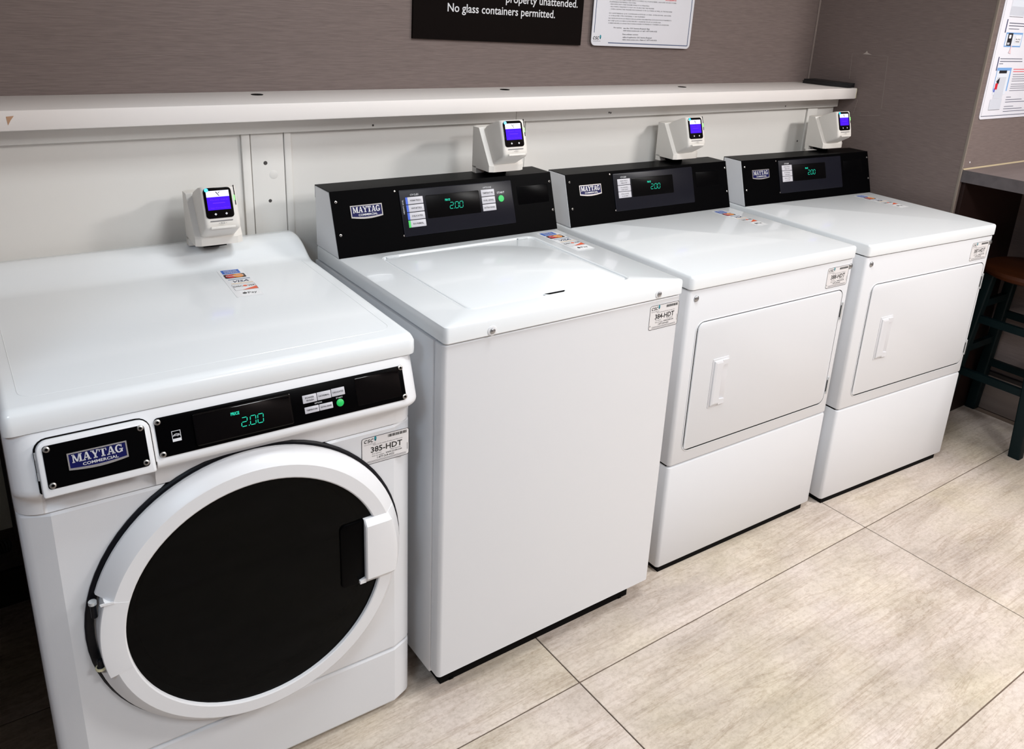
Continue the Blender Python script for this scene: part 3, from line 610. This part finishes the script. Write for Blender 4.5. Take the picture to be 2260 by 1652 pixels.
# handle: black recess pocket and white grip block on the right of the ring
MB().slab(.5095, .4066, .575, .5520, .010, .030, .0415, TF, .0015).build('handle_recess', mat('recess_black', (2, 2, 3), .35, spec=.04), door)
def arcx(z, R): return DX+math.sqrt(max(R*R-(z-DZ)**2, 0))
hb = MB(); zs_ = [.4055+.1475*i/12 for i in range(13)]
rows = []
for z in zs_:
    e = min((z-zs_[0]), (zs_[-1]-z)); k = .010*max(0, 1-e/.012)
    xo, xm = arcx(z, .2868), arcx(z, .262)
    rows.append([(.5585, .034), (.5585, .050-k), (.5610, .0525-k), (xm-.004, .0525-k), (xm+.004, .0505-k), (xo-.0015, .020), (xo, .008)])
p = len(rows[0]); vs = [TF(x, z, d) for z, r in zip(zs_, rows) for x, d in r]; fs = [(i*p+j, (i+1)*p+j, (i+1)*p+j+1, i*p+j+1) for i in range(12) for j in range(p-1)]
fs += [tuple(range(p)), tuple(range(12*p, 13*p))[::-1]]
hb.add(vs, fs).build('door_handle', PLASTIC, door)
MB().prism([(.546, .409), (.5585, .409), (.5585, .4195), (.546, .416)], .036, .048, T=lambda a, b, c: TF(a, b, c)).build('handle_stop', PLASTIC, door)
# hinge cover on the left of the ring, flush with its face
pf = [(.2350, .006), (.2350, .032), (.2362, .0405), (.2385, .0425), (.2690, .0425), (.2755, .0415), (.2768, .0390), (.2768, .012)]
MB().lathe(pf, TF, (DX, DZ), 16, a0=A0, a1=A1, caps=True).build('hinge_cover', PLASTIC, door, 22)
MB().prism([(.0925, .5480), (.1140, .5465), (.1115, .5505), (.0990, .5525), (.0915, .5525)], .0425, .0440, T=lambda a, b, c: TF(a, b, c)).build('hinge_chip', PLASTIC, door)
hp = MB(); hp.lathe([(0, 0), (.0062, 0), (.0066, .003), (.0050, .0045), (.0050, .017), (.0035, .019), (0, .019)], lambda a, b, d: (a, b, .4100+d), (.0815, -.022), 14); hp.build('hinge_pin', [RUBBER], door)
MB().lathe([(0, 0), (.0085, 0), (.0090, .002), (.0085, .0045), (0, .0045)], lambda a, b, d: (a, b, .4085+d), (.0815, -.022), 16).build('hinge_washer', mat('nylon', (214, 206, 170), .5), door)
hp = MB(); hp.lathe([(0, 0), (.0048, 0), (.0048, .026), (0, .026)], lambda a, b, d: (a, b, .515+d), (.0835, -.020), 12); hp.lathe([(0, .026), (.0065, .026), (.0065, .032), (0, .032)], lambda a, b, d: (a, b, .515+d), (.0835, -.020), 12, mi=1); hp.build('hinge_pin', [RUBBER, CHROME], door)
machine_label(fw, TF, .5742, .6455, .6770, .7062, '385-HDT')
pay_decal(fw, .9093, .4670, .5280, .0455, 1.0, -.055)

# ------------------------------------------------------------------ top-load washer
W2, H2 = .6521, .9238
tw = thing('top_load_washer', 'white top-loading washer with blank front and black rear console, second from left', 'washing machine', (.7319, -.0331, 0), -.004)
mb = MB(); mb.loops([(rr(0, 0, W2, .034, (.010, .010, .002, .002)), .0648), (rr(0, 0, W2, .034, (.010, .010, .002, .002)), .8815), (rr(.0015, .0015, W2-.0015, .034, (.009, .009, .002, .002)), .8835), (rr(.004, .004, W2-.004, .034, (.007, .007, .002, .002)), .8842)], plan(0))
mb.build('front_panel', ENAMEL_M, tw)
MB().box(-.0035, .0345, .058, W2+.0035, .632, .8855, .0025).build('cabinet', ENAMEL_M, tw)
MB().box(.008, .008, .07, W2-.008, .62, .8875).build('seam_shade', DARK, tw)  # dark filler that makes the slit under the deck look shaded
MB().box(.03, .040, 0, W2-.035, .60, .062).build('base', DARK, tw)  # black box standing in for the shadow beneath the washer
feet(tw, W2, .60, .060)
# deck with a recess for the lid
R_ = .022; a = (.0895, .0560, .5410, .4640)
mb = MB(); out = [(rr(.002, -.004, W2-.002, .630, .008), .8878), (rr(0, -.0055, W2, .632, .010), .8895), (rr(0, -.0055, W2, .632, .010), .9180), (rr(.0015, -.004, W2-.0015, .6305, .009), .9220), (rr(.006, 0, W2-.006, .626, .008), .9238),
    (rr(a[0]-.004, a[1]-.004, a[2]+.004, a[3]+.004, R_+.004), .9238), (rr(a[0], a[1], a[2], a[3], R_), .9248), (rr(a[0]+.004, a[1]+.004, a[2]-.004, a[3]-.004, R_-.003), .9232), (rr(a[0]+.006, a[1]+.006, a[2]-.006, a[3]-.006, R_-.004), .9195)]
mb.loops(out, plan(0)).build('top_deck', ENAMEL, tw)
lidm = MB(); lidm.slab(a[0]+.008, a[1]+.008, a[2]-.008, a[3]-.008, R_-.006, .9195, .9226, plan(0), .002)
ld = lidm.build('lid', ENAMEL, tw)
MB().loops([([(.289, .0645), (.301, .0545), (.336, .0545), (.347, .0645)], 0), ([(.291, .0645), (.302, .0565), (.335, .0565), (.345, .0645)], .0010)], plan(.9240)).build('finger_notch', DARK, ld)
MB().loops([([(.286, .066), (.298, .050), (.339, .050), (.350, .066)], 0), ([(.288, .064), (.300, .052), (.337, .052), (.348, .064)], .0008)], plan(.9234)).build('notch_rim', ENAMEL, ld)
MB().box(a[0]+.016, a[3]-.010, .9225, a[0]+.05, a[3]-.004, .9245, .0008).build('lid_hinge', ENAMEL, ld); MB().box(a[2]-.05, a[3]-.010, .9225, a[2]-.016, a[3]-.004, .9245, .0008).build('lid_hinge', ENAMEL, ld)
TF2 = front(-.0055)
for u, v in ((.1085, .8985), (.5705, .9010)):
    MB().lathe([(.0105, 0), (.0105, .0012), (.0085, .0018), (0, .0018)], TF2, (u, v), 18).build('screw_washer', PLASTIC, tw)
    MB().lathe([(.0062, .0018), (.0058, .0038), (.003, .0055), (0, .006)], TF2, (u, v), 14).build('screw', SCREWC, tw)
console(tw, W2, H2, .4939, .5425, .6263, .1505, True)
machine_label(tw, front(0), .5535, .8095, .6480, .8705, '384-HDT')
pay_decal(tw, .9240, .5715, .4720, .0500, .93, 0)

# ------------------------------------------------------------------ the two dryers
W3, H3 = .6789, .8966
HANDLE = mat('handle_plastic', (213, 213, 216), .4)
def make_dryer(name, label, loc, rz, number, door_dx=0, sxs=(.0258, .6772)):
    d = thing(name, label, 'dryer', loc, rz, 'front-loading dryers at the right of the row')
    MB().box(.004, .014, .024, W3-.004, .630, .858).build('seam_shade', DARK, d)  # dark box so the seams between panels come out as shade
    def body(nm, z0, z1, rt):
        mb = MB(); c = (.011, .011, .003, .003)
        def lp(i): return rr(i, i, W3-i, .632-i*.3, [max(q-i, .001) for q in c])
        mb.loops([(lp(.005), z0), (lp(.0015), z0+.0015), (lp(0), z0+.005), (lp(0), z1-.005), (lp(.0015), z1-.0015), (lp(.005), z1)], plan(0)); return mb.build(nm, ENAMEL_M, d)
    body('cabinet', .3495, .8580, .005); body('lower_panel', .0190, .3455, .005)
    MB().box(.012, .006, 0, W3-.032, .60, .022).build('base', DARK, d)  # black strip painting the shadow under the dryer's front edge
    mb = MB(); lp = lambda i: rr(-.001+i, -.0052+i, W3+.001-i, .632-i, max(.013-i, .002), 6)
    mb.loops([(lp(.004), .8600), (lp(.0005), .8610), (lp(0), .8635), (lp(0), .8885), (lp(.0012), .8930), (lp(.0040), .8957), (lp(.0075), .8966)], plan(0)).build('lid', ENAMEL, d)
    console(d, W3, H3, .5049, .5509, .6313, .1481, False)
    T = front(0); x0, x1 = .0450+door_dx, .6475+door_dx
    MB().slab(x0-.0040, .3872, x1+.0035, .7662, .024, -.002, .0004, T).build('door_gap_shade', DARK, d)  # black plate in place of a recessed groove and its shade
    MB().loops([(rr(x0-.0075, .3838, x1+.0070, .7690, .027), -.002), (rr(x0-.0065, .3848, x1+.0060, .7682, .027), .0016), (rr(x0-.0040, .3872, x1+.0035, .7660, .024), .0016), (rr(x0-.0040, .3872, x1+.0035, .7660, .024), -.002)], T, 0, False, False).build('door_surround', ENAMEL_M, d)
    dr = MB().slab(x0, .3915, x1, .7635, (.010, .022, .020, .020), -.002, .0040, T, .0035).build('door', ENAMEL_M, d)
    T = front(-.0040); hx = .1160+door_dx
    MB().slab(hx, .5025, hx+.0610, .6480, .002, -.001, .0018, T, .0010).build('handle_plate', HANDLE, dr)
    g = MB(); g.loops([(rr(hx+.0045, .5075, hx+.0350, .6430, .0015), .0015), (rr(hx+.0060, .5095, hx+.0350, .6410, .0015), .0052), (rr(hx+.0120, .5150, hx+.0342, .6355, .0015), .0078), (rr(hx+.0130, .5160, hx+.0335, .6345, .0015), .0078)], T); g.build('handle_grip', HANDLE, dr)
    g = MB(); g2 = MB()
    g.prism([(hx+.0345, .6420), (hx+.0345, .6205), (hx+.0372, .6265), (hx+.0575, .6290), (hx+.0575, .6420)], .0012, .0066, T=T)
    g2.prism([(hx+.0345, .5085), (hx+.0345, .5300), (hx+.0372, .5250), (hx+.0575, .5225), (hx+.0575, .5085)], .0012, .0066, T=T)
    g.build('handle_end', HANDLE, dr); g2.build('handle_end', HANDLE, dr)
    T = front(0); hxx = x1+.0092
    for z0, z1 in ((.6670, .7230), (.4190, .4760)):
        h = MB(); h.slab(hxx-.0030, z0, hxx+.0034, z1, .0016, .0002, .0050, T, .0012); h.slab(hxx-.0048, z0+.008, hxx-.0028, z1-.010, .0005, .0002, .0034, T, mi=1); h.build('hinge', [CHROME, DARK], d)
    for u in sxs:
        MB().lathe([(.0085, 0), (.0080, .002), (.0050, .0044), (0, .0052)], T, (u if u < .3 else W3-.0135, .8345), 16).build('screw', SCREWC, d)
    machine_label(d, T, .5600, .7785, .6590, .8410, number)
    pay_decal(d, H3+.0002, .5735 if number[2] == '8' else .5575, .4790, .0430, 1.02, 0)
    return d
make_dryer('tumble_dryer', 'white dryer numbered 388, between the top-loading washer and the last dryer', (1.4791, .0230, 0), -.0262, '388-HDT')
make_dryer('tumble_dryer', 'white dryer numbered 387, rightmost machine beside the dark wall and stool', (2.1961, -.0118, 0), -.0636, '387-HDT', .0085)

# ------------------------------------------------------------------ card readers
DISP = mat('screen_violet', (66, 2, 240), .5, emit=.75, spec=.05); HEAD = mat('screen_header', (215, 216, 235), .3, emit=.30); CYAN = mat('led_cyan', (20, 160, 245), .3, emit=1.6); GLOW = mat('led_green', (120, 235, 110), .3, emit=.8)
SCRTXT = mat('screen_text', (118, 50, 240), .5, emit=.75, spec=.05)
def reader_local(mat4):
    return mat4
def make_reader(label, mloc, rz, lx, ly, z, post, W=.107):
    c, s_ = math.cos(rz), math.sin(rz)
    t = thing('card_reader', label, 'card reader', (mloc[0]+c*lx-s_*ly, mloc[1]+s_*lx+c*ly, z-post), rz, 'card readers above the machines')
    o = post
    B = MB(); P = [(0, o), (0, o+.016), (.057, o+.111), (.0895, o+.111), (.0895, o)]; Q = [(.0025, o), (.0025, o+.0155), (.0592, o+.1095), (.0895, o+.1095), (.0895, o)]
    k = .012
    # housing with a chamfer between its sloping face and its sides
    loop = lambda f: f
    vs = [(0, y, z_) for y, z_ in [(.006, o), (.006, o+.017), (.061, o+.109), (.0895, o+.109), (.0895, o)]]
    vs += [(k, y, z_) for y, z_ in P]; vs += [(W-k, y, z_) for y, z_ in P]; vs += [(W, y, z_) for (_, y, z_) in vs[:5]]
    fs = [(0, 1, 2, 3, 4), (19, 18, 17, 16, 15)]
    for r in range(3):
        for j in range(5): fs.append((r*5+j, (r+1)*5+j, (r+1)*5+(j+1) % 5, r*5+(j+1) % 5))
    B.add(vs, fs).build('housing', CREAM, t, 20)
    MB().box(W*.25, .045, 0, W*.75, .085, o+.002).build('mounting_post', BLACK, t)
    MB().box(.0, .070, 0, W*.9, .0885, o+.004).build('back_bracket', CREAM, t)
    # head
    x0, x1 = .0115, .0885
    HP = [(.0520, .108), (.040, .1185), (-.012, .1375), (-.0195, .1390), (-.0245, .1365), (-.0420, .0800), (-.0455, .0640), (-.0470, .0560), (-.0455, .0500), (-.0400, .0440), (.0035, .0190), (.0100, .0160)]
    st = []
    for i in range(6):
        th = math.pi/2*i/5; st.append((.010*(1-math.cos(th)), 1-math.sin(th)))
    st2 = [(x0+x, s2) for x, s2 in st]+[(x1-x, s2) for x, s2 in st[::-1]]
    cx_, cz_ = .02, .075; vs = []
    for x, s2 in st2:
        for y, z_ in HP: vs.append((x, y+.0075*s2*(1 if y < .03 else 0), o+z_+(.003*s2 if z_ < .06 else -.003*s2)))
    n = len(HP); fs = [(i*n+j, (i+1)*n+j, (i+1)*n+(j+1) % n, i*n+(j+1) % n) for i in range(len(st2)-1) for j in range(n)]+[tuple(range(n)), tuple(range((len(st2)-1)*n, len(st2)*n))[::-1]]
    hd = MB().add(vs, fs).build('reader_head', CREAM, t, 30)
    A = Vector((-.0245, .1365)); Vv = (Vector((-.0420, .0800))-A).normalized(); Nn = Vector((Vv.y, -Vv.x))
    if Nn.x > 0: Nn = -Nn
    F = lambda u, v, d: (x0+u, A.x-Vv.x*v+Nn.x*d, o+A.y-Vv.y*v+Nn.y*d)          # v upwards, 0 at the head's top edge
    MB().slab(.0050, -.0660, .0645, .0010, (.007, .007, .009, .009), -.001, .0012, F, .0005).build('screen_glass', GLOSS, hd)
    F_ = lambda u, v, d: F(u, v, d+.0013)
    MB().rect(.0105, -.0195, .0590, -.0060, 0, F_).build('screen_header', HEAD, hd)
    MB().rect(.0105, -.0480, .0590, -.0195, 0, F_).build('screen_display', DISP, hd)
    q = MB(); q.poly([(.030, -.0085), (.0325, -.0085), (.0385, -.018), (.037, -.018)], .0002, F_); q.poly([(.0385, -.0085), (.0400, -.0085), (.0365, -.0125), (.0355, -.0115)], .0002, F_); q.build('screen_mark', INK, hd)
    q = MB(); q.text('Please Card', .018, -.0270, .0024, F_, .0002, width=.036, res=1).text('Swipe Your Card Below', .016, -.0445, .0022, F_, .0002, width=.040, res=1); q.rect(.022, -.0335, .048, -.0325, .0002, F_); q.build('screen_print', SCRTXT, hd)
    q = MB()
    for u in (.0250, .0480): q.poly([(u-.0028, -.0572), (u, -.0544), (u+.0028, -.0572), (u, -.0600)], 0, F_)
    q.build('key_icon', PRINTW, hd)
    MB().disc((.0120, -.0040), .0042, .0003, F_, 14).build('status_light', CYAN, hd)
    MB().slab(.0685, -.0300, .0710, -.0180, .001, 0, .0008, F).build('swipe_light', GLOW, hd)
    MB().slab(.0705, -.0400, .0718, .0040, .0005, -.002, .0006, F).build('swipe_slot', DARK, hd)
    MB().slab(.0120, -.0728, .0600, -.0712, .0005, 0, .0005, lambda u, v, d: F(u, v, d+.0002)).build('card_slot', INKGREY, hd)
    q = MB(); q.frame(.0330, -.0790, .0410, -.0755, .0006, .0022, F); q.poly([(.0285, -.0780), (.0305, -.0780), (.0295, -.0765)], .0022, F); q.poly([(.0435, -.0780), (.0455, -.0780), (.0445, -.0765)], .0022, F); q.build('slot_icon', INKGREY, hd)
    MB().slab(.0100, -.0895, .0630, -.0838, .002, .0005, .0042, F, .0018).build('chip_lip', CREAM, hd)
    return t
M1, M2, M3, M4 = (0, .0202), (.7319, -.0331), (1.4791, .0230), (2.1961, -.0118)
make_reader('cream card reader with violet screen behind the front-loading washer', M1, -.0236, .4268, .5490, .9650, .0160, .104)
make_reader('cream card reader with violet screen above the top-loading washer console', M2, -.004, .4468, .5344, 1.0900, .0141, .109)
make_reader('cream card reader with violet screen above the console of dryer 388', M3, -.0262, .4550, .5683, 1.0600, .0137, .110)
make_reader('cream card reader with violet screen above dryer 387 near the dark corner', M4, -.0636, .4618, .5835, 1.0600, .0137, .110)

# ------------------------------------------------------------------ desk and stool in the alcove
DZ_ = 1.0382
dk = thing('laminate_desk', 'grey-brown laminate counter fixed to the wall under the instruction poster', 'counter', (2.957, YA, 0))
LAM = mat('laminate', (118, 106, 104), .45, noise=((3, 18, 6), .14, 4))
xe = XF-2.957-.001
MB().loops([([(-.0, -.0008), (.0394, -1.09), (xe, -1.09), (xe, -.0008)], DZ_-.0428), ([(-.0, -.0008), (.0394, -1.09), (xe, -1.09), (xe, -.0008)], DZ_)], plan(0)).build('desk_top', LAM, dk)
MB().loops([([(-.0006, -.001), (.0388, -1.09), (.0396, -1.09), (.0002, -.001)], DZ_-.0427), ([(-.0006, -.001), (.0388, -1.09), (.0396, -1.09), (.0002, -.001)], DZ_-.0004)], plan(0)).build('edge_band', mat('edge_band', (84, 78, 80), .5, noise=((6, 30, 30), .15, 4)), dk)
MB().prism([(-.001, DZ_), (-.006, DZ_), (-.001, DZ_+.0042)], .0, xe).build('caulk_line', mat('caulk', (178, 162, 132), .6), dk)
MB().box(.012, -.016, .0, xe, -.0005, DZ_-.0430, .001).build('back_panel', mat('panel_brown', (34, 19, 16), .6, spec=.2), dk)
al = bpy.data.objects['wall_alcove']
for x, z in ((2.9505, 1.052), (2.993, 1.062)): MB().lathe([(.0032, 0), (.0025, .0012), (0, .0016)], front(YA), (x+.004, z), 10).build('screw', PRINTW, al)
st_ = thing('bar_stool', 'dark teal wooden bar stool with round brown seat under the counter', 'stool', (3.268, -.055, 0))
TEALW = mat('teal_paint_shaded', (4, 23, 26), .5, spec=.2)  # teal darkened to carry the shade under the counter
lg = {}
for sx in (-1, 1):
    for sy in (-1, 1):
        a, b = Vector((sx*.140, sy*.158, 0)), Vector((sx*.098, sy*.105, .645)); lg[sx, sy] = (a, b); h = .021
        mb = MB(); mb.loops([(rr(a.x-h, a.y-h, a.x+h, a.y+h, .006), 0), (rr(b.x-h*.9, b.y-h*.9, b.x+h*.9, b.y+h*.9, .006), .645)], plan(0)); mb.build('leg', TEALW, st_)
def at(s, z): a, b = lg[s]; return a.lerp(b, z/.645)
def rung(s1, s2, z):
    p, q = at(s1, z), at(s2, z); d = (q-p).normalized(); n = Vector((-d.y, d.x, 0)).normalized()*.009; hh = Vector((0, 0, .014))
    mb = MB(); mb.add([p+n+hh, p-n+hh, p-n-hh, p+n-hh, q+n+hh, q-n+hh, q-n-hh, q+n-hh], [(0, 1, 2, 3), (7, 6, 5, 4), (0, 4, 5, 1), (1, 5, 6, 2), (2, 6, 7, 3), (3, 7, 4, 0)]); mb.build('rung', TEALW, st_)
for z in (.245, .465):
    rung((-1, -1), (-1, 1), z); rung((1, -1), (1, 1), z-.02)
for z in (.33, .52): rung((-1, 1), (1, 1), z); rung((-1, -1), (1, -1), z+.03)
MB().lathe([(0, .643), (.150, .643), (.166, .650), (.172, .662), (.168, .674), (.155, .680), (0, .676)], plan(0), (0, 0), 40).build('seat', mat('seat_wood_shaded', (62, 29, 11), .5, spec=.2, noise=((30, 4, 4), .2, 4)), st_)  # seat brown darkened too, the counter's shadow is in the colour

# ------------------------------------------------------------------ small things and ceiling fittings
P_ = [Vector(p) for p in ((-.066, .800, .016), (-.070, .775, .06), (-.066, .735, .15), (-.062, .690, .235), (-.042, .672, .268), (-.020, .676, .272), (-.004, .684, .268))]
Q_ = []
for i in range(len(P_)-1):
    p0, p1, p2, p3 = P_[max(i-1, 0)], P_[i], P_[i+1], P_[min(i+2, len(P_)-1)]
    for k in range(8):
        t = k/8; Q_.append(.5*((2*p1)+(p2-p0)*t+(2*p0-5*p1+4*p2-p3)*t*t+(3*p1-p0-3*p2+p3)*t**3))
hs = MB(); n = 12; vs = []
for i, p in enumerate(Q_):
    d = (Q_[min(i+1, len(Q_)-1)]-Q_[max(i-1, 0)]).normalized(); a = d.cross(Vector((.3, 1, .1))).normalized(); c = d.cross(a); r = .0145+.002*(i % 2)
    vs += [p+a*r*math.cos(k*6.28318/n)+c*r*math.sin(k*6.28318/n) for k in range(n)]
hs.add(vs, [(i*n+k, i*n+(k+1) % n, (i+1)*n+(k+1) % n, (i+1)*n+k) for i in range(len(Q_)-1) for k in range(n)]+[tuple(range(n)), tuple(range((len(Q_)-1)*n, len(Q_)*n))])
tag(hs.build('drain_hose', mat('hose_black', (12, 12, 13), .6)), 'black ribbed drain hose end in the dark gap left of the front-loading washer', 'hose')
for (x, y, lx, ly, pw, col), where in zip(LAMPS, ('nearest the alcove counter', 'above the top-loading washer', 'at the front of the room', 'added as unseen cool fill at the left end of the room')):
    t = thing('ceiling_light', 'square white ceiling light panel '+where, 'ceiling light', (x, y, CEIL), 0, 'ceiling light panels')
    mb = MB(); h, q = lx/2, ly/2
    mb.loops([(rr(-h, -q, h, q, .004), 0), (rr(-h, -q, h, q, .004), -.03), (rr(-h+.02, -q+.02, h-.02, q-.02, .004), -.03), (rr(-h+.02, -q+.02, h-.02, q-.02, .004), -.012)], plan(0), 0, True, False).build('frame', mat('light_frame', (220, 220, 220), .5), t)
    MB().rect(-h+.02, -q+.02, h-.02, q-.02, -.014, plan(0)).build('diffuser', mat('diffuser', (250, 248, 240), .6), t)
